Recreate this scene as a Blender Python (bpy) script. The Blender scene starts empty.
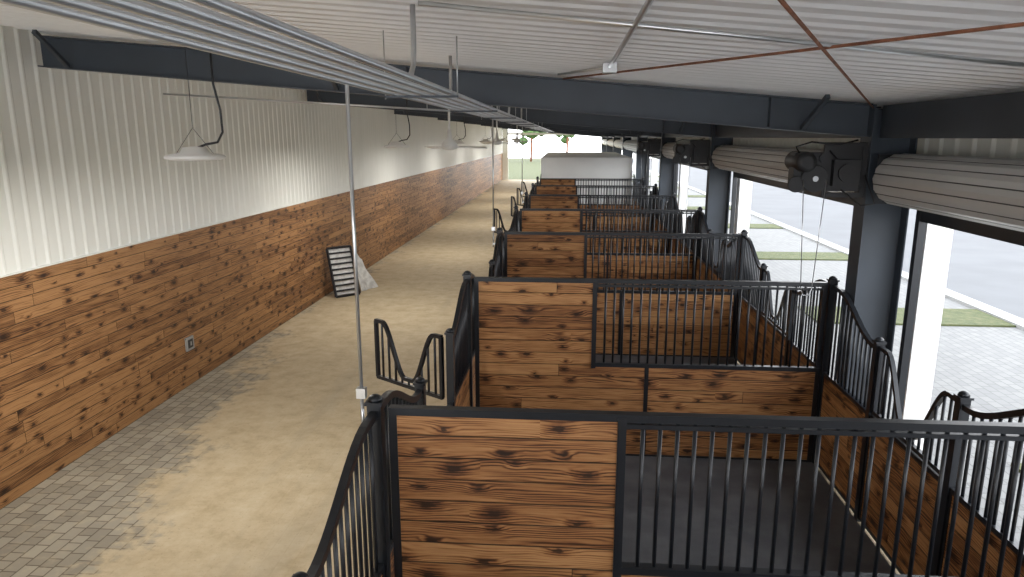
import bpy, math, random
from mathutils import Vector, Matrix
random.seed(4)
sc = bpy.context.scene
try:
    sc.view_settings.view_transform = 'Standard'
    sc.view_settings.look = 'None'
    sc.view_settings.gamma = 1.05
    sc.view_settings.exposure = .18
except Exception as e:
    print(e)

# ------------------------------------------------------------ helpers
class NT:
    def __init__(s, name):
        s.m = bpy.data.materials.new(name); s.m.use_nodes = True
        s.t = s.m.node_tree; s.b = s.t.nodes['Principled BSDF']
    def n(s, typ, **kw):
        nd = s.t.nodes.new(typ)
        for k, v in kw.items(): setattr(nd, k, v)
        return nd
    def link(s, a, b): s.t.links.new(a, b)
    def setin(s, sock, v):
        if isinstance(v, bpy.types.NodeSocket): s.link(v, sock)
        else: sock.default_value = v
    def math(s, op, a, b=None, c=None, clamp=False):
        nd = s.n('ShaderNodeMath', operation=op); nd.use_clamp = clamp
        s.setin(nd.inputs[0], a)
        if b is not None: s.setin(nd.inputs[1], b)
        if c is not None: s.setin(nd.inputs[2], c)
        return nd.outputs[0]
    def comb(s, x, y, z=0.0):
        nd = s.n('ShaderNodeCombineXYZ')
        for i, v in enumerate((x, y, z)): s.setin(nd.inputs[i], v)
        return nd.outputs[0]
    def coords(s):
        tc = s.n('ShaderNodeTexCoord'); sp = s.n('ShaderNodeSeparateXYZ')
        s.link(tc.outputs['Object'], sp.inputs[0])
        return tc.outputs['Object'], sp.outputs
    def white(s, vec, dims='3D'):
        nd = s.n('ShaderNodeTexWhiteNoise', noise_dimensions=dims)
        s.link(vec, nd.inputs['Vector']); return nd.outputs['Value']
    def noise(s, vec, scale=1.0, detail=3.0, rough=.55):
        nd = s.n('ShaderNodeTexNoise'); nd.inputs['Scale'].default_value = scale
        nd.inputs['Detail'].default_value = detail; nd.inputs['Roughness'].default_value = rough
        if vec is not None: s.link(vec, nd.inputs['Vector'])
        return nd.outputs[0]
    def ramp(s, f, stops, interp='LINEAR'):
        nd = s.n('ShaderNodeValToRGB'); cr = nd.color_ramp; cr.interpolation = interp
        while len(cr.elements) < len(stops): cr.elements.new(.5)
        for e, (p, c) in zip(cr.elements, stops):
            e.position = p; e.color = (*c, 1) if len(c) == 3 else c
        s.link(f, nd.inputs[0]); return nd.outputs[0]
    def mix(s, f, a, b, mode='MIX'):
        nd = s.n('ShaderNodeMix', data_type='RGBA', blend_type=mode)
        s.setin(nd.inputs[0], f)
        s.setin(nd.inputs[6], a if isinstance(a, bpy.types.NodeSocket) else (*a, 1))
        s.setin(nd.inputs[7], b if isinstance(b, bpy.types.NodeSocket) else (*b, 1))
        return nd.outputs[2]
    def smooth(s, v, lo, hi, tlo=0.0, thi=1.0):
        nd = s.n('ShaderNodeMapRange', interpolation_type='SMOOTHSTEP')
        s.setin(nd.inputs[0], v)
        for i, x in zip((1, 2, 3, 4), (lo, hi, tlo, thi)): s.setin(nd.inputs[i], x)
        return nd.outputs[0]
    def bump(s, h, strength=.3, dist=.01):
        nd = s.n('ShaderNodeBump'); nd.inputs['Strength'].default_value = strength
        nd.inputs['Distance'].default_value = dist
        s.link(h, nd.inputs['Height']); s.link(nd.outputs[0], s.b.inputs['Normal'])
    def col(s, c): s.setin(s.b.inputs['Base Color'], c if isinstance(c, bpy.types.NodeSocket) else (*c, 1))
    def rough(s, r): s.setin(s.b.inputs['Roughness'], r)

def simple(name, c, rough=.5, metal=0.0, var=.12, scale=3.0):
    t = NT(name); co, _ = t.coords()
    nz = t.noise(co, scale, 4)
    t.col(t.mix(t.smooth(nz, .3, .7), tuple(x*(1-var) for x in c), tuple(min(1, x*(1+var)) for x in c)))
    t.rough(rough); t.b.inputs['Metallic'].default_value = metal
    return t.m

def wood(name, axis, w, L, cols, rough=.55, Lk=.46, ringw=.30, blotw=.66, kth=.30, halow=.20, kmin=.45):
    t = NT(name); co, sp = t.coords()
    a = sp[axis]; z = sp[2]
    oi = t.n('ShaderNodeObjectInfo').outputs['Random']
    rnd = t.math('MULTIPLY', oi, 91.7)
    zi = t.math('DIVIDE', z, w); idx = t.math('FLOOR', zi); zl = t.math('FRACT', zi)
    r1 = t.white(t.comb(idx, rnd))
    sa = t.math('DIVIDE', t.math('ADD', a, t.math('MULTIPLY', r1, L*3)), L)
    seg = t.math('FLOOR', sa); sf = t.math('FRACT', sa)
    r2 = t.white(t.comb(idx, seg, rnd)); r3 = t.white(t.comb(seg, rnd, idx))
    a2 = t.math('ADD', a, t.math('MULTIPLY', r2, 37.0))
    ka = t.math('DIVIDE', a2, Lk); ki = t.math('FLOOR', ka); kf = t.math('FRACT', ka)
    k1 = t.white(t.comb(ki, idx, 3.3)); k2 = t.white(t.comb(ki, idx, 7.7)); k3 = t.white(t.comb(ki, idx, 11.1))
    ksz = t.math('MULTIPLY_ADD', t.white(t.comb(ki, idx, 17.1)), .75, kmin)
    wx = t.math('MULTIPLY', t.math('SUBTRACT', t.noise(t.comb(t.math('MULTIPLY', a2, 9.), t.math('MULTIPLY', z, 30.), 5.), 1., 3), .5), .05)
    da = t.math('ADD', t.math('MULTIPLY', t.math('SUBTRACT', kf, t.math('MULTIPLY_ADD', k1, .5, .25)), Lk/1.9), wx)
    dz = t.math('MULTIPLY', t.math('SUBTRACT', zl, t.math('MULTIPLY_ADD', k2, .8, .1)), w)
    d = t.math('DIVIDE', t.math('SQRT', t.math('ADD', t.math('MULTIPLY', da, da), t.math('MULTIPLY', dz, dz))), ksz)
    ex = t.math('GREATER_THAN', k3, kth)
    wob = t.math('MULTIPLY', t.noise(t.comb(t.math('MULTIPLY', a2, 22.), t.math('MULTIPLY', z, 60.)), 1., 3), .03)
    dd = t.math('ADD', d, t.math('SUBTRACT', wob, .015))
    infl = t.math('MULTIPLY', t.smooth(d, .0, .12, 1., 0.), ex)
    knot = t.math('MULTIPLY', t.smooth(dd, .012, .026, 1., 0.), ex)
    halo = t.math('MULTIPLY', t.smooth(dd, .015, .08, 1., 0.), ex)
    nz = t.noise(t.comb(t.math('MULTIPLY', a2, .8), t.math('ADD', t.math('MULTIPLY', zl, .8), t.math('MULTIPLY', idx, 13.))), 1., 2.)
    v = t.math('MULTIPLY_ADD', nz, .20, t.math('MULTIPLY', zl, w))
    ph = t.math('ADD', t.math('MULTIPLY', v, 2*math.pi/.021), t.math('MULTIPLY', infl, 7.))
    ring = t.math('POWER', t.math('MULTIPLY_ADD', t.math('SINE', ph), .5, .5), 1.8)
    rmask = t.smooth(t.noise(t.comb(t.math('MULTIPLY', a2, 1.8), t.math('MULTIPLY', z, 12.), 2.), 1., 3), .32, .6)
    ring = t.math('MULTIPLY', ring, t.math('MAXIMUM', rmask, infl))
    fib = t.noise(t.comb(t.math('MULTIPLY', a2, 2.6), t.math('MULTIPLY', z, 130.)), 1., 4., .7)
    blot = t.noise(t.comb(t.math('MULTIPLY', a2, 1.5), t.math('MULTIPLY', z, 34.), idx), 1., 5., .68)
    f = t.math('ADD', t.math('MULTIPLY', ring, -ringw), t.math('MULTIPLY', fib, .46))
    f = t.math('ADD', f, t.math('MULTIPLY', blot, blotw))
    f = t.math('ADD', f, t.math('MULTIPLY_ADD', r3, .26, .07))
    f = t.math('SUBTRACT', f, t.math('MULTIPLY', halo, halow))
    c = t.ramp(f, cols)
    c = t.mix(t.math('MULTIPLY', knot, .88), c, (.022, .010, .005))
    groove = t.math('MAXIMUM', t.smooth(zl, .01, .07, 1., 0.), t.smooth(zl, .965, 1.0, 0., 1.))
    endj = t.smooth(sf, 0., .010/L, 1., 0.)
    g = t.math('MAXIMUM', groove, endj)
    c = t.mix(t.math('MULTIPLY', g, .94), c, (.006, .004, .003))
    t.col(c); t.rough(rough); t.b.inputs['Specular IOR Level'].default_value = .3
    t.bump(t.math('SUBTRACT', t.math('MULTIPLY', f, .25), g), .6, .006)
    return t.m

class MB:
    def __init__(s): s.v = []; s.f = []; s.mi = []; s.sm = []
    def quadbox(s, p, m=0):
        b = len(s.v); s.v += [tuple(q) for q in p]
        for f in ((0,3,2,1),(4,5,6,7),(0,1,5,4),(1,2,6,5),(2,3,7,6),(3,0,4,7)):
            s.f.append(tuple(b+i for i in f)); s.mi.append(m); s.sm.append(False)
    def box(s, x0, x1, y0, y1, z0, z1, m=0):
        s.quadbox([(x0,y0,z0),(x1,y0,z0),(x1,y1,z0),(x0,y1,z0),(x0,y0,z1),(x1,y0,z1),(x1,y1,z1),(x0,y1,z1)], m)
    def sweep(s, pts, r, m=0, n=8, sq=False, up=(0,0,1)):
        pts = [Vector(p) for p in pts]; b = len(s.v); k = len(pts)
        ph = math.pi/4 if sq else 0
        rr = r*math.sqrt(2) if sq else r
        prev = None
        for i, p in enumerate(pts):
            if i == 0: d = pts[1]-p
            elif i == k-1: d = p-pts[i-1]
            else: d = (pts[i+1]-p).normalized()+(p-pts[i-1]).normalized()
            d.normalize()
            if prev is None:
                u = Vector(up)
                if abs(d.dot(u)) > .95: u = Vector((1,0,0))
                a = d.cross(u).normalized()
            else:
                a = (prev-d*prev.dot(d)).normalized()
            prev = a; c = a.cross(d)
            for j in range(n):
                an = ph+2*math.pi*j/n
                s.v.append(tuple(p+(a*math.cos(an)+c*math.sin(an))*rr))
        for i in range(k-1):
            for j in range(n):
                j2 = (j+1) % n
                s.f.append((b+i*n+j, b+i*n+j2, b+(i+1)*n+j2, b+(i+1)*n+j)); s.mi.append(m); s.sm.append(not sq)
        s.f.append(tuple(b+j for j in range(n))[::-1]); s.mi.append(m); s.sm.append(False)
        s.f.append(tuple(b+(k-1)*n+j for j in range(n))); s.mi.append(m); s.sm.append(False)
    def bar(s, p, q, r, m=0, n=8): s.sweep([p, q], r, m, n)
    def sqbar(s, p, q, r, m=0): s.sweep([p, q], r, m, 4, True)
    def lathe(s, c, prof, m=0, n=20, axis='z'):
        b = len(s.v)
        for (r, h) in prof:
            for j in range(n):
                a = 2*math.pi*j/n; x, y = r*math.cos(a), r*math.sin(a)
                if axis == 'z': o = (x, y, h)
                elif axis == 'y': o = (x, h, y)
                else: o = (h, x, y)
                s.v.append((c[0]+o[0], c[1]+o[1], c[2]+o[2]))
        for i in range(len(prof)-1):
            for j in range(n):
                j2 = (j+1) % n
                s.f.append((b+i*n+j, b+i*n+j2, b+(i+1)*n+j2, b+(i+1)*n+j)); s.mi.append(m); s.sm.append(True)
        s.f.append(tuple(b+j for j in range(n))); s.mi.append(m); s.sm.append(False)
        s.f.append(tuple(b+(len(prof)-1)*n+j for j in range(n))); s.mi.append(m); s.sm.append(False)
    def mesh(s, name, mats):
        me = bpy.data.meshes.new(name); me.from_pydata(s.v, [], s.f)
        for mt in mats: me.materials.append(mt)
        me.polygons.foreach_set('material_index', s.mi)
        me.polygons.foreach_set('use_smooth', s.sm)
        me.update()
        import bmesh
        bm = bmesh.new(); bm.from_mesh(me); bmesh.ops.recalc_face_normals(bm, faces=bm.faces); bm.to_mesh(me); bm.free()
        return me
def put(me, name, loc=(0,0,0), rz=0.0, parent=None):
    o = bpy.data.objects.new(name, me); o.location = loc; o.rotation_euler = (0,0,rz)
    sc.collection.objects.link(o)
    if parent: o.parent = parent
    return o

# ------------------------------------------------------------ materials
M_black = simple('black_powdercoat', (.012,.014,.018), .36, .2, .1)
M_op = simple('black_gear_housing', (.010,.010,.012), .5, 0, .1)
M_steel = simple('slate_painted_steel', (.036,.047,.063), .5, .1, .12, 1.5)
M_galv = simple('galvanised_conduit', (.62,.64,.66), .28, .85, .06, 4)
M_white = simple('white_paint', (.82,.83,.82), .5, 0, .03, 1)
M_rust = simple('rusty_rod', (.25,.10,.055), .8, .2, .3, 9)
M_rubber = NT('rubber_mat')
co, sp = M_rubber.coords()
M_rubber.col(M_rubber.mix(M_rubber.smooth(M_rubber.noise(co, 2.5, 5), .35, .7), (.060,.064,.072), (.10,.104,.112)))
M_rubber.rough(.5); M_rubber.bump(M_rubber.noise(co, 90, 3), .3, .004); M_rubber = M_rubber.m
WC = [(.32, (.028,.011,.005)), (.48, (.115,.043,.015)), (.64, (.290,.125,.044)), (.86, (.48,.245,.098))]
M_woodX = wood('burnt_pine_boards_cross', 0, .152, 6.0, WC)
M_woodY = wood('burnt_pine_boards_long', 1, .152, 3.0, WC)
M_wallwood = wood('burnt_pine_cladding', 1, .1389, 2.2, [(.35, (.022,.009,.004)), (.51, (.085,.035,.013)), (.67, (.215,.098,.036)), (.90, (.40,.205,.082))], .48, .42, .28, .80, .36, .22, .35)

def sheet(name, c, dirt):
    t = NT(name); co, sp = t.coords()
    nz = t.noise(t.comb(t.math('MULTIPLY', sp[0], .6), t.math('MULTIPLY', sp[1], 3.), t.math('MULTIPLY', sp[2], .5)), 1., 4)
    t.col(t.mix(t.smooth(nz, .35, .75), c, dirt)); t.rough(.42); return t.m
M_wallsheet = sheet('white_ribbed_wall_sheet', (.86,.87,.82), (.82,.83,.78))
M_ceil = sheet('white_ribbed_liner', (.87,.885,.91), (.82,.835,.86))

t = NT('sandy_pavers'); co, sp = t.coords()
br = t.n('ShaderNodeTexBrick'); br.offset = .5; br.squash = .62; br.squash_frequency = 3
t.link(t.comb(sp[1], sp[0]), br.inputs['Vector'])
for k, v in (('Scale', 1.), ('Mortar Size', .009), ('Brick Width', .22), ('Row Height', .15), ('Mortar Smooth', .4), ('Bias', 0.)): br.inputs[k].default_value = v
br.inputs['Color1'].default_value = (.29,.26,.205,1); br.inputs['Color2'].default_value = (.42,.38,.305,1); br.inputs['Mortar'].default_value = (.14,.115,.08,1)
edge = t.math('MULTIPLY_ADD', t.math('SUBTRACT', sp[1], 5.5), -.19, -4.35)
edge = t.math('MAXIMUM', edge, -6.05)
n1 = t.noise(co, .9, 5, .6); n2 = t.noise(co, 6., 5, .6)
off = t.math('SUBTRACT', sp[0], edge)
off = t.math('ADD', off, t.math('MULTIPLY_ADD', n1, 2.0, -1.0))
off = t.math('ADD', off, t.math('MULTIPLY_ADD', n2, 1.4, -.7))
mask = t.smooth(off, -.30, .20)
mask = t.math('MULTIPLY', mask, t.smooth(t.math('ADD', br.outputs['Fac'], n2), .2, .5, .82, .95))
mask = t.math('MAXIMUM', mask, t.math('MULTIPLY', t.smooth(n2, .5, .7), .25))
sand = t.ramp(t.noise(co, 3.0, 7, .7), [(.3, (.44,.34,.195)), (.5, (.56,.45,.285)), (.7, (.64,.54,.37))])
peb = t.smooth(t.noise(co, 22., 5, .7), .58, .70)
sand = t.mix(t.math('MULTIPLY', peb, .6), sand, (.30,.22,.13))
trk = t.smooth(t.noise(t.comb(t.math('MULTIPLY', sp[0], 1.6), t.math('MULTIPLY', sp[1], .25), 4.), 1., 3), .55, .72)
sand = t.mix(t.math('MULTIPLY', trk, .35), sand, (.38,.32,.22))
c = t.mix(t.smooth(n1, .3, .7), (.90,.90,.90), (1.08,1.07,1.02))
c = t.mix(1., br.outputs['Color'], c, 'MULTIPLY')
t.col(t.mix(mask, c, sand)); t.rough(.75)
t.bump(t.math('ADD', t.math('MULTIPLY', br.outputs['Fac'], -.6), t.noise(co, 30, 4)), .35, .01)
M_floor = t.m
t = NT('exterior_pavers'); co, sp = t.coords()
br = t.n('ShaderNodeTexBrick'); t.link(t.comb(sp[1], sp[0]), br.inputs['Vector'])
for k, v in (('Scale', 1.), ('Mortar Size', .010), ('Brick Width', .24), ('Row Height', .16)): br.inputs[k].default_value = v
br.inputs['Color1'].default_value = (.125,.125,.125,1); br.inputs['Color2'].default_value = (.165,.165,.16,1); br.inputs['Mortar'].default_value = (.08,.08,.075,1)
t.col(t.mix(t.smooth(t.noise(co, .7, 4), .3, .7, 0, .5), br.outputs['Color'], (.15,.15,.148))); t.rough(.85); M_extpav = t.m
M_road = simple('pale_asphalt', (.092,.095,.101), .88, 0, .08, .5)
M_conc = simple('pale_concrete', (.34,.34,.33), .8, 0, .06, 2)
t = NT('grass'); co, sp = t.coords()
t.col(t.ramp(t.noise(co, 5., 6, .7), [(.3, (.032,.048,.011)), (.5, (.062,.074,.022)), (.7, (.110,.102,.043))])); t.rough(.9)
t.bump(t.noise(co, 60, 3), .8, .03); M_grass = t.m
M_leaf = simple('tree_leaves', (.06,.12,.03), .8, 0, .5, 6)
M_slat = simple('roll_up_slats', (.60,.61,.61), .40, .25, .04, 1)
M_darkslat = simple('slat_joint_shadow_gap', (.10,.10,.105), .7, 0, .05, 1)
M_tarp = simple('grey_white_tarp', (.62,.62,.60), .7, 0, .2, 8)

# ------------------------------------------------------------ room shell
YB0, YB1 = -8.0, 68.0
WX = -6.14
def ceil_z(x): return 5.2-.085*(x+6.14)
def rib_profile(y0, y1, pitch, h):
    out = []; y = y0
    while y < y1-1e-6:
        out += [(y, 0), (y+pitch*.62, 0), (y+pitch*.76, h), (y+pitch*.88, h)]
        y += pitch
    out.append((y1, 0)); return out
def sheet_obj(name, prof, fa, fb, mat):
    vs = []; fs = []
    for (y, h) in prof: vs.append(fa(y, h)); vs.append(fb(y, h))
    for i in range(len(prof)-1): fs.append((2*i, 2*i+1, 2*i+3, 2*i+2))
    me = bpy.data.meshes.new(name); me.from_pydata(vs, [], fs); me.materials.append(mat)
    return put(me, name)
b = MB(); b.box(WX-.3, -1.26, YB0, YB1, -.12, 0, 0); b.box(-1.26, 3.82, YB0, YB1, -.12, 0, 0)
put(b.mesh('floor', [M_floor]), 'floor')
wl = bpy.data.objects.new('wall_left', None); sc.collection.objects.link(wl)
o = sheet_obj('ribbed_sheet', rib_profile(YB0, YB1, .23, .014), lambda y, h: (WX-.03+h, y, 2.5), lambda y, h: (WX-.03+h, y, 5.22), M_wallsheet); o.parent = wl
b = MB(); b.box(WX-.14, WX, YB0, YB1, 0, 2.5, 0); put(b.mesh('wood_cladding', [M_wallwood]), 'wood_cladding', parent=wl)
b = MB(); b.box(WX-.14, WX+.012, YB0, YB1, 2.5, 2.515, 0); b.box(WX-.2, WX-.14, YB0, YB1, 0, 5.3, 0)
put(b.mesh('wall_cap_and_backing', [M_wallsheet]), 'wall_cap_and_backing', parent=wl)
cl = bpy.data.objects.new('ceiling', None); sc.collection.objects.link(cl)
x0, x1 = WX-.2, 4.3
o = sheet_obj('liner_sheet', rib_profile(YB0, YB1, .23, .015), lambda y, h: (x0, y, ceil_z(x0)-h), lambda y, h: (x1, y, ceil_z(x1)-h), M_ceil); o.parent = cl
b = MB(); b.quadbox([(x0,YB0,ceil_z(x0)+.03),(x1,YB0,ceil_z(x1)+.03),(x1,YB1,ceil_z(x1)+.03),(x0,YB1,ceil_z(x0)+.03),
  (x0,YB0,ceil_z(x0)+.15),(x1,YB0,ceil_z(x1)+.15),(x1,YB1,ceil_z(x1)+.15),(x0,YB1,ceil_z(x0)+.15)])
put(b.mesh('roof_deck', [M_white]), 'roof_deck', parent=cl)
b = MB(); b.box(WX, -5.6, YB1, YB1+.15, 0, 5.15); b.box(-5.6, 3.3, YB1, YB1+.15, 4.2, 4.40); b.box(3.3, 3.8, YB1, YB1+.15, 0, 4.3)
put(b.mesh('wall_far', [M_wallsheet]), 'wall_far')

# ------------------------------------------------------------ steel frames
frames = [8.1+8.52*k for k in range(-1, 8)]
def frame_mesh():
    b = MB()
    xa, xb = WX+.03, 3.26
    def sl(z0, z1, y0, y1):
        f = lambda x, z: z-.085*(x-WX)
        b.quadbox([(xa,y0,f(xa,z0)),(xb,y0,f(xb,z0)),(xb,y1,f(xb,z0)),(xa,y1,f(xa,z0)),(xa,y0,f(xa,z1)),(xb,y0,f(xb,z1)),(xb,y1,f(xb,z1)),(xa,y1,f(xa,z1))])
    sl(4.80, 4.815, -.10, .10); sl(5.135, 5.15, -.10, .10); sl(4.815, 5.135, -.006, .006)
    for x in (-1.8, 2.2):
        z = -.085*(x-WX); b.box(x-.006, x+.006, -.095, .095, 4.82+z, 5.13+z)
    b.box(3.26, 3.275, -.15, .15, 0, 4.34); b.box(3.72, 3.735, -.15, .15, 0, 4.30); b.box(3.275, 3.72, -.007, .007, 0, 4.30)
    b.box(3.25, 3.78, -.17, .17, 0, .02)
    for x in (-5.75, -2.6, 2.55):
        z = -.085*(x-WX)
        b.sqbar((x, -.08, 4.83+z), (x+.05, -.62, 5.14+z), .022); b.sqbar((x, .08, 4.83+z), (x+.05, .62, 5.14+z), .022)
    return b.mesh('steel_frame', [M_steel])
fm = frame_mesh()
for y in frames: put(fm, 'steel_frame', (0, y, 0))
for i in range(len(frames)-1):
    y0, y1 = frames[i]+.15, frames[i+1]-.15
    b = MB(); b.box(3.34, 3.36, y0, y1, 3.99, 4.33); b.box(3.36, 3.45, y0, y1, 3.99, 4.01); b.box(3.36, 3.45, y0, y1, 4.31, 4.33)
    put(b.mesh('eave_strut', [M_steel]), 'eave_strut')
o = sheet_obj('wall_right', rib_profile(YB0, YB1, .305, .02), lambda y, h: (3.90-h, y, 3.22), lambda y, h: (3.90-h, y, 4.32), M_wallsheet)
b = MB(); b.box(-.14, .14, -.14, .14, 0, 3.9); b.box(-.17, .17, -.17, .17, 0, .25); b.box(-.17, .17, -.17, .17, 3.75, 3.9)
cm = b.mesh('white_column', [M_white])
for y in frames: put(cm, 'white_column', (4.10, y+.02, -.02))
b = MB(); b.box(4.25, 4.32, YB0, YB1, 3.9, 4.3); put(b.mesh('trim_1', [M_white]), 'trim_1')

def roll_door(L):
    b = MB(); n = 15; c = (3.53, 3.56); R = .265
    prof = []
    for i in range(n):
        a0 = 2*math.pi*i/n; a1 = 2*math.pi*(i+.90)/n; am = (a0+a1)/2; ag = (a1+2*math.pi*(i+1)/n)/2
        prof += [(R*math.cos(a0), R*math.sin(a0), 0), (R*1.035*math.cos(am), R*1.035*math.sin(am), 0), (R*math.cos(a1), R*math.sin(a1), 1), (R*.955*math.cos(ag), R*.955*math.sin(ag), 1)]
    k = len(prof); base = len(b.v)
    for (x, z, m) in prof: b.v += [(c[0]+x, 0, c[1]+z), (c[0]+x, L, c[1]+z)]
    for i in range(k):
        j = (i+1) % k
        b.f.append((base+2*i, base+2*j, base+2*j+1, base+2*i+1)); b.mi.append(prof[i][2]); b.sm.append(False)
    b.f.append(tuple(base+2*i for i in range(k))); b.mi.append(0); b.sm.append(False)
    b.f.append(tuple(base+2*i+1 for i in range(k))); b.mi.append(0); b.sm.append(False)
    z = 3.50
    while z > 3.26:
        b.box(3.805, 3.822, .02, L-.02, z-.072, z, 0); b.box(3.808, 3.818, .02, L-.02, z-.08, z-.072, 1); z -= .08
    b.box(3.77, 3.835, .0, L, 3.12, 3.26, 2)
    for y in (-.03, L+.01): b.box(3.30, 3.82, y, y+.02, 3.30, 3.82, 2)
    b.bar((3.53, -.15, 3.56), (3.53, L+.15, 3.56), .03, 2)
    for y in (-.02, L-.06): b.box(3.76, 3.84, y, y+.08, 0, 3.3, 2)
    return b.mesh('roll_up_door', [M_slat, M_darkslat, M_black])
L = 8.52-.56
rd = roll_door(L)
for i in range(len(frames)-1): put(rd, 'roll_up_door', (0, frames[i]+.28, 0))

def operator():
    b = MB()
    for z in (3.38, 3.92): b.sqbar((2.80, 0, z), (3.24, 0, z), .026)
    for x in (2.82, 3.22): b.sqbar((x, 0, 3.38), (x, 0, 3.92), .026)
    b.box(2.84, 3.20, -.012, .012, 3.42, 3.90)
    b.box(2.88, 3.16, -.10, -.012, 3.48, 3.76)
    b.lathe((3.02, -.14, 3.62), [(.10, 0), (.10, .03)], 0, 20, 'y')
    b.bar((2.84, -.03, 3.86), (3.2, -.03, 3.46), .010, 0)
    b.box(2.46, 2.80, -.09, .09, 3.46, 3.84)
    b.lathe((2.55, 0, 3.74), [(.06,-.24),(.105,-.22),(.11,-.2),(.11,.2),(.09,.22)], 0, 20, 'y')
    b.lathe((2.68, -.13, 3.56), [(.14, 0), (.145, .01), (.14, .03), (.04, .035)], 0, 24, 'y')
    b.lathe((2.68, -.15, 3.56), [(.03, 0), (.03, .03)], 1, 16, 'y')
    b.lathe((2.49, -.12, 3.50), [(.085, 0), (.09, .01), (.085, .03)], 0, 20, 'y')
    b.lathe((2.76, -.12, 3.78), [(.05, 0), (.05, .04)], 0, 16, 'y')
    b.sweep([(2.5, -.1, 3.83), (2.45, -.14, 3.9), (2.6, -.16, 3.95), (2.9, -.12, 3.92), (3.1, -.1, 3.97)], .01, 0, 6)
    b.sweep([(3.2, -.12, 3.6), (3.3, -.2, 3.3), (3.15, -.2, 3.28), (2.95, -.14, 3.45)], .01, 0, 6)
    for (xa, xb) in ((2.56, 2.66), (2.80, 2.78)):
        b.bar((xa, -.13, 3.55), (xb-.03, -.13, 2.35), .005, 1, 6)
    b.sweep([(2.63, -.13, 2.35), (2.66, -.13, 2.27), (2.72, -.13, 2.27), (2.75, -.13, 2.35)], .005, 1, 6)
    return b.mesh('door_operator', [M_op, M_galv])
om = operator()
for y in frames[1:4]: put(om, 'door_operator', (0, y-.10, 0))

# ------------------------------------------------------------ stalls
FX, RX = -1.20, 3.18
S = 4.26; P0 = 4.16
parts = [P0+S*k for k in range(-2, 7)]
BR = .014
def post(b, x, y, h, r=.045):
    b.box(x-r, x+r, y-r, y+r, 0, h); b.box(x-r-.012, x+r+.012, y-r-.012, y+r+.012, h, h+.02)
    b.lathe((x, y, h+.02), [(r+.005, 0), (r, .02), (r*.6, .035), (.005, .042)], 0, 12)
def partition():
    b = MB()
    xa, xb = FX+.09, RX-.06
    b.box(xa+.05, .36, -.022, .022, .04, 2.26, 1)
    b.box(.36, 1.01, -.022, .022, .04, 1.20, 1); b.box(1.06, xb-.05, -.022, .022, .04, 1.20, 1)
    b.sqbar((xa+.025, 0, 0), (xa+.025, 0, 2.29), .027); b.sqbar((xb-.025, 0, 0), (xb-.025, 0, 2.29), .027)
    b.box(xa, xb, -.032, .032, 2.262, 2.312)
    b.box(xa, xb, -.03, .03, 0, .04)
    b.box(1.01, 1.06, -.03, .03, .04, 1.22)
    b.box(.36, xb, -.035, .035, 1.20, 1.25)
    b.box(.345, .40, -.038, .038, 1.18, 2.29)
    b.box(.40, xb, -.024, .024, 2.215, 2.245)
    x = .40+.105
    while x < xb-.09:
        b.bar((x, 0, 1.24), (x, 0, 2.27), BR, 0, 8); x += .1075
    return b.mesh('stall_partition', [M_black, M_woodX])
pm = partition()
for y in parts: put(pm, 'stall_partition', (0, y, 0))

def sm(t): t = max(0, min(1, t)); return t*t*(3-2*t)
A, B_ = 1.36, 2.90
def shoulder(d): return 2.27-.36*sm((d-.22)/(A-.32))
def yoke(s): return 1.33+.60*sm((abs(s)-.12)/.66)
def yoke_leaf(b, X, ya, yb):
    mid, hf = (ya+yb)/2, (yb-ya)/2; n = 40
    pts = [(X, mid+hf*(-1+2*i/n), yoke(-1+2*i/n)) for i in range(n+1)]
    b.sweep(pts, .02, 0, 4, True)
    b.sqbar((X, ya, 1.25), (X, yb, 1.25), .02)
    for y in (ya+.01, yb-.01): b.sqbar((X, y, 1.25), (X, y, 1.93), .02)
    k = int((yb-ya)/.1)
    for i in range(1, k):
        y = ya+(yb-ya)*i/k; b.bar((X, y, 1.25), (X, y, yoke((y-mid)/hf)), BR)
def side(yoke_open):
    b = MB(); X = 0
    post(b, X, 0, 2.33); post(b, X, A, 1.97, .04); post(b, X, B_, 1.97, .04)
    for (ya, yb) in ((.05, A-.045), (A+.045, B_-.045), (B_+.045, S-.05)):
        b.box(X-.02, X+.02, ya+.03, yb-.03, .07, 1.17, 1)
        b.box(X-.026, X+.026, ya, yb, .03, .07); b.box(X-.026, X+.026, ya, yb, 1.17, 1.215)
        b.box(X-.026, X+.026, ya, ya+.03, .07, 1.17); b.box(X-.026, X+.026, yb-.03, yb, .07, 1.17)
    n = 16
    for flip in (False, True):
        pts = []
        for i in range(n+1):
            d = .04+(A-.08)*i/n; y = d if not flip else S-d
            pts.append((X, y, shoulder(d)))
        b.sweep(pts, .024, 0, 4, True)
        d = .14
        while d < A-.08:
            y = d if not flip else S-d
            b.bar((X, y, 1.21), (X, y, shoulder(d)), BR); d += .105
    if not yoke_open:
        yoke_leaf(b, X, A+.05, B_-.05)
    return b.mesh('stall_side_panel', [M_black, M_woodY])
lm = side(True); rm = side(False)
b = MB(); yoke_leaf(b, 0, 0.03, 1.12); ym = b.mesh('stall_yoke_gate', [M_black])
ang = math.atan2(.89, .64)
for i, y in enumerate(parts):
    op = i in (2, 5, 6, 7, 8)
    put(lm if op else rm, 'stall_front', (FX, y, 0)); put(rm, 'stall_rear', (RX, y, 0))
    if op: put(ym, 'stall_yoke_gate', (FX-.065, y+B_-.02, 0), ang-(0, 0, 0, 0, 0, .1, .3, .2, .1)[i])
    b = MB(); b.box(FX+.05, RX-.05, y+.036, y+S-.036, 0, .02)
    put(b.mesh('stall_mat', [M_rubber]), 'stall_mat')

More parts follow.
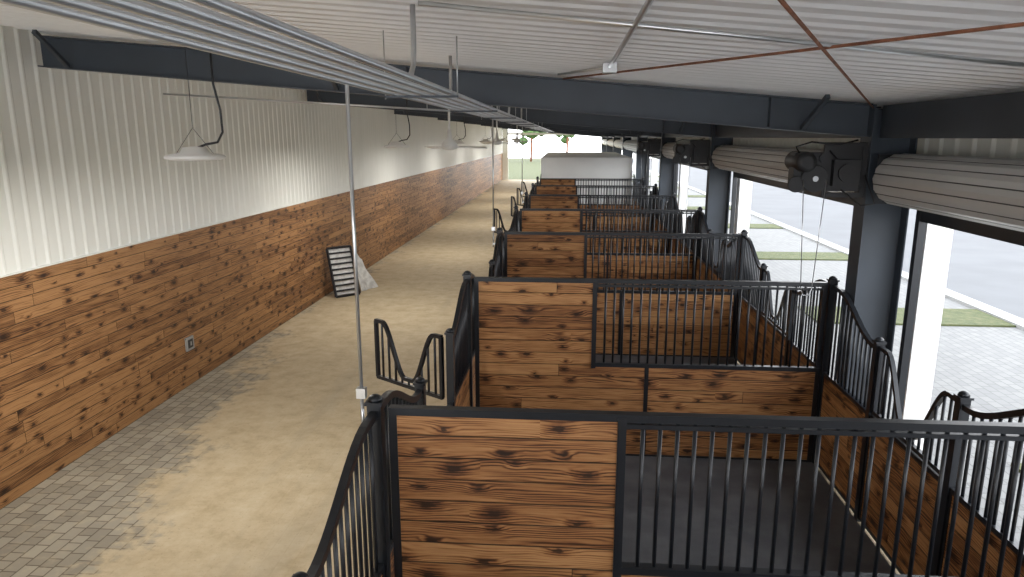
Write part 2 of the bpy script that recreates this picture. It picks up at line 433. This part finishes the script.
b = MB(); ye = parts[-1]+S
b.box(FX, RX-.1, ye+.1, ye+12, 0, 3.05, 0)
b.box(FX-.02, FX+.08, ye+.06, ye+.12, 0, 3.05, 0); b.box(RX-.2, RX-.08, ye+.06, ye+.12, 0, 3.05, 0)
for dy in (2., 7.): b.box(FX-.03, FX, ye+dy, ye+dy+1.1, 0, 2.15, 1)
put(b.mesh('tack_room', [M_white, M_black]), 'tack_room')

# ------------------------------------------------------------ overhead services
cb = MB()
xs = [-1.33, -1.215, -1.10, -.985, -.87]
for i, x in enumerate(xs): cb.bar((x, -6, 4.325), (x, 60-3*i, 4.325), .0175, 0, 14)
y = 5.4
while y < 58:
    cb.box(-1.38, -.82, y-.012, y+.012, 4.290, 4.307, 1)
    for x in (-1.375, -.825): cb.bar((x, y, 4.28), (x, y, ceil_z(x)-.02), .005, 0, 6)
    y += 3.05
for (x, y) in ((-.87, 3.9), (-1.1, 6.6), (-.985, 9.2), (-.87, 10.6), (-1.215, 12.3), (-.985, 15.3)):
    cb.sweep([(x, y, 4.325), (x, y+.10, 4.34), (x, y+.17, 4.40), (x, y+.19, 4.48), (x, y+.19, ceil_z(x)-.03)], .016)
for y in (4.30, 12.82, 21.34):   # drops to the stall posts
    cb.bar((-1.33, y, 2.38), (-1.33, y, 4.31), .0125); cb.box(-1.36, -1.30, y-.025, y+.025, 2.31, 2.38); cb.bar((-1.33, y, 2.0), (-1.33, y, 2.31), .0125); cb.box(-1.34, -1.25, y-.02, y+.02, 2.05, 2.08)
put(cb.mesh('conduit_rack', [M_galv, M_steel]), 'conduit_rack')
def cpt(x, y, d=.05): return (x, y, ceil_z(x)-d)
b = MB(); b.bar(cpt(.36, -5), cpt(.36, 6.4), .016); b.box(.30, .42, 6.36, 6.5, ceil_z(.36)-.1, ceil_z(.36)-.02); b.bar(cpt(.36, 6.42), cpt(-.1, 7.6), .012)
put(b.mesh('ceiling_conduit', [M_galv]), 'ceiling_conduit')
b = MB(); b.bar(cpt(-.8, 3.9, .05), cpt(3.2, 4.5, .05), .013); put(b.mesh('ceiling_conduit', [M_galv]), 'ceiling_conduit')
b = MB(); b.bar((-5.9, 10.2, 4.62), (-1.4, 10.2, 4.35), .014)
for x in (-5.5, -3.8, -2.0): b.bar((x, 10.2, 4.35+(-1.4-x)*.06), (x, 10.2, ceil_z(x)-.02), .006)
put(b.mesh('hung_conduit', [M_galv]), 'hung_conduit')
for p, q in (((3.22, 7.9), (-.70, -.2)), ((-.05, 7.95), (3.2, .0))):
    b = MB(); dd = .10 if p[0] > 3 else .06
    b.bar(cpt(*p, dd), cpt(*q, dd), .009, 0, 8); put(b.mesh('roof_brace_rod', [M_rust]), 'roof_brace_rod')

def lamp():
    b = MB()
    b.lathe((0,0,0), [(.24,-.03),(.28,-.02),(.285,0),(.27,.015),(.14,.04),(.11,.09),(.03,.10)], 0, 32)
    b.lathe((0,0,-.034), [(.23, 0), (.23, .003)], 1, 32)
    for s_ in (-1, 1): b.bar((s_*.2, 0, .02), (0, 0, .28), .003, 2, 6)
    b.bar((0, 0, .28), (0, 0, 1.12), .003, 2, 6)
    b.sweep([(.04,0,.09),(.10,.05,.12),(.22,.05,.14),(.29,.03,.24),(.29,.02,.45),(.25,0,.70),(.25,0,1.10)], .012, 2, 8)
    return b.mesh('high_bay_lamp', [M_white, M_white, M_black])
lmp = lamp()
LY = [-1.7, 6.85, 15.35, 23.9, 32.4, 41, 49.5]
for y in LY: put(lmp, 'high_bay_lamp', (-3.7, y, 3.81))
def fan():
    b = MB()
    b.bar((0,0,.1), (0,0,.88), .02, 0); b.lathe((0,0,0), [(.05,-.05),(.13,-.03),(.14,.04),(.10,.10),(.05,.14),(.03,.30)], 0, 24)
    b.lathe((0,0,.84), [(.03,0),(.09,.06),(.09,.08)], 0, 20)
    for k in range(3):
        a = .3+k*2*math.pi/3; c_, s_ = math.cos(a), math.sin(a)
        P = lambda r, w, z: (c_*r-s_*w, s_*r+c_*w, z)
        b.quadbox([P(.12,-.05,-.01),P(.66,-.07,-.03),P(.66,.07,.0),P(.12,.05,.01),P(.12,-.05,0),P(.66,-.07,-.02),P(.66,.07,.01),P(.12,.05,.02)])
    return b.mesh('ceiling_fan', [M_white])
fnm = fan()
for y in (12.4, 20.9, 29.4): put(fnm, 'ceiling_fan', (-1.95-.1, y, 3.83))

b = MB(); b.box(WX, WX+.03, 10.5, 10.72, .58, .80, 0); b.box(WX+.03, WX+.036, 10.54, 10.68, .62, .76, 1); b.box(WX+.03, WX+.045, 10.59, 10.63, .66, .72, 0)
put(b.mesh('wall_outlet_box', [M_conc, M_black]), 'wall_outlet_box')
b = MB()
H_, W_ = 1.22, .78
def lean(u, h, o=0.0): return (-5.78+.60*u-.22*h/H_-.3*o, 16.95+.60*u+.12*h/H_+.8*o, .03+h)
for u in (0, W_): b.sweep([lean(u,0), lean(u,H_)], .028, 0, 4, True)
for h in (0, H_): b.sweep([lean(0,h), lean(W_,h)], .028, 0, 4, True)
for i in range(1, 9): b.bar(lean(0, H_*i/9), lean(W_, H_*(i/9)), .024)
b.quadbox([lean(.03,.03,.04),lean(W_-.03,.03,.04),lean(W_-.03,.03,.05),lean(.03,.03,.05),lean(.03,H_-.03,.04),lean(W_-.03,H_-.03,.04),lean(W_-.03,H_-.03,.05),lean(.03,H_-.03,.05)], 1)
put(b.mesh('leaning_slatted_panel', [M_black, M_tarp]), 'leaning_slatted_panel')
b = MB()
n = 12; base = len(b.v)
for i in range(n+1):
    for j in range(n+1):
        u, v = i/n, j/n
        b.v.append((-5.36+.28*u-.40*v+.03*math.sin(9*u+3*v), 17.75+.6*u+.04*math.sin(7*v), .01+v*(1.22-.45*u)+.02*math.sin(11*u)*v))
for i in range(n):
    for j in range(n):
        k = base+i*(n+1)+j; b.f.append((k, k+1, k+n+2, k+n+1)); b.mi.append(0); b.sm.append(True)
put(b.mesh('leaning_tarp_sheet', [M_tarp]), 'leaning_tarp_sheet')

# ------------------------------------------------------------ exterior
b = MB(); b.box(3.83, 9.75, -20, 90, -.14, -.02); put(b.mesh('paved_yard', [M_extpav]), 'paved_yard')
b = MB(); b.box(9.75, 10.15, -20, 120, -.14, .06); put(b.mesh('kerb', [M_conc]), 'kerb')
b = MB(); b.box(10.15, 20, -20, 140, -.14, -.04); put(b.mesh('road', [M_road]), 'road')
b = MB(); b.box(20, 20.4, -20, 140, -.14, .06); put(b.mesh('kerb', [M_conc]), 'kerb')
b = MB(); b.box(20.4, 90, -20, 140, -.14, -.02); put(b.mesh('field_grass', [M_grass]), 'field_grass')
for k in range(9):
    y = 15.4+8.35*(k-1); b = MB(); b.box(5.6, 9.74, y, y+1.5, -.02, .02); put(b.mesh('grass_strip', [M_grass]), 'grass_strip')
b = MB(); b.box(-30, 3.8, YB1+.2, 140, -.14, -.02); put(b.mesh('yard_grass', [M_grass]), 'yard_grass')
random.seed(7)
for (tx, ty, hh) in ((26, 60, 6), (31, 75, 8), (28, 92, 7), (-6, 120, 9), (0, 125, 10), (-13, 118, 8), (24, 110, 8)):
    b = MB(); b.sweep([(tx, ty, -.02), (tx+.1, ty, hh*.35), (tx-.1, ty+.1, hh*.6)], .18, 1, 8)
    for i in range(45):
        a = random.uniform(0, 6.28); r = random.uniform(0, hh*.28); zz = random.uniform(hh*.35, hh)
        q = random.uniform(.5, 1.0)
        b.lathe((tx+r*math.cos(a), ty+r*math.sin(a), zz), [(.1*q,-.8*q),(.75*q,-.4*q),(q,0),(.7*q,.5*q),(.1*q,.8*q)], 0, 8)
    put(b.mesh('tree', [M_leaf, M_rust]), 'tree')

# ------------------------------------------------------------ light
w = bpy.data.worlds.new('overcast_sky'); sc.world = w; w.use_nodes = True
nt = w.node_tree; bg = nt.nodes['Background']
tc = nt.nodes.new('ShaderNodeTexCoord'); sx = nt.nodes.new('ShaderNodeSeparateXYZ'); rp = nt.nodes.new('ShaderNodeValToRGB')
nt.links.new(tc.outputs['Generated'], sx.inputs[0]); nt.links.new(sx.outputs[2], rp.inputs[0]); nt.links.new(rp.outputs[0], bg.inputs[0])
rp.color_ramp.elements[0].position = 0; rp.color_ramp.elements[0].color = (.97,.98,1,1)
rp.color_ramp.elements[1].position = 1; rp.color_ramp.elements[1].color = (.86,.92,1,1)
bg.inputs[1].default_value = 5.1
for i, y in enumerate(LY):
    ld = bpy.data.lights.new('lamp_light', 'AREA'); ld.shape = 'DISK'; ld.size = .46; ld.energy = 80; ld.color = (1,.96,.90)
    o = bpy.data.objects.new('lamp_light', ld); o.location = (-3.7, y, 3.765); sc.collection.objects.link(o)

# ------------------------------------------------------------ camera
cd = bpy.data.cameras.new('camera'); cam = bpy.data.objects.new('camera', cd); sc.collection.objects.link(cam)
cd.sensor_width = 36; cd.lens = 700/1024*36; cd.clip_start = .02; cd.clip_end = 400
cam.location = (0, 0, 4); cam.rotation_euler = (math.radians(90-12.2), 0, math.radians(4.39))
sc.camera = cam
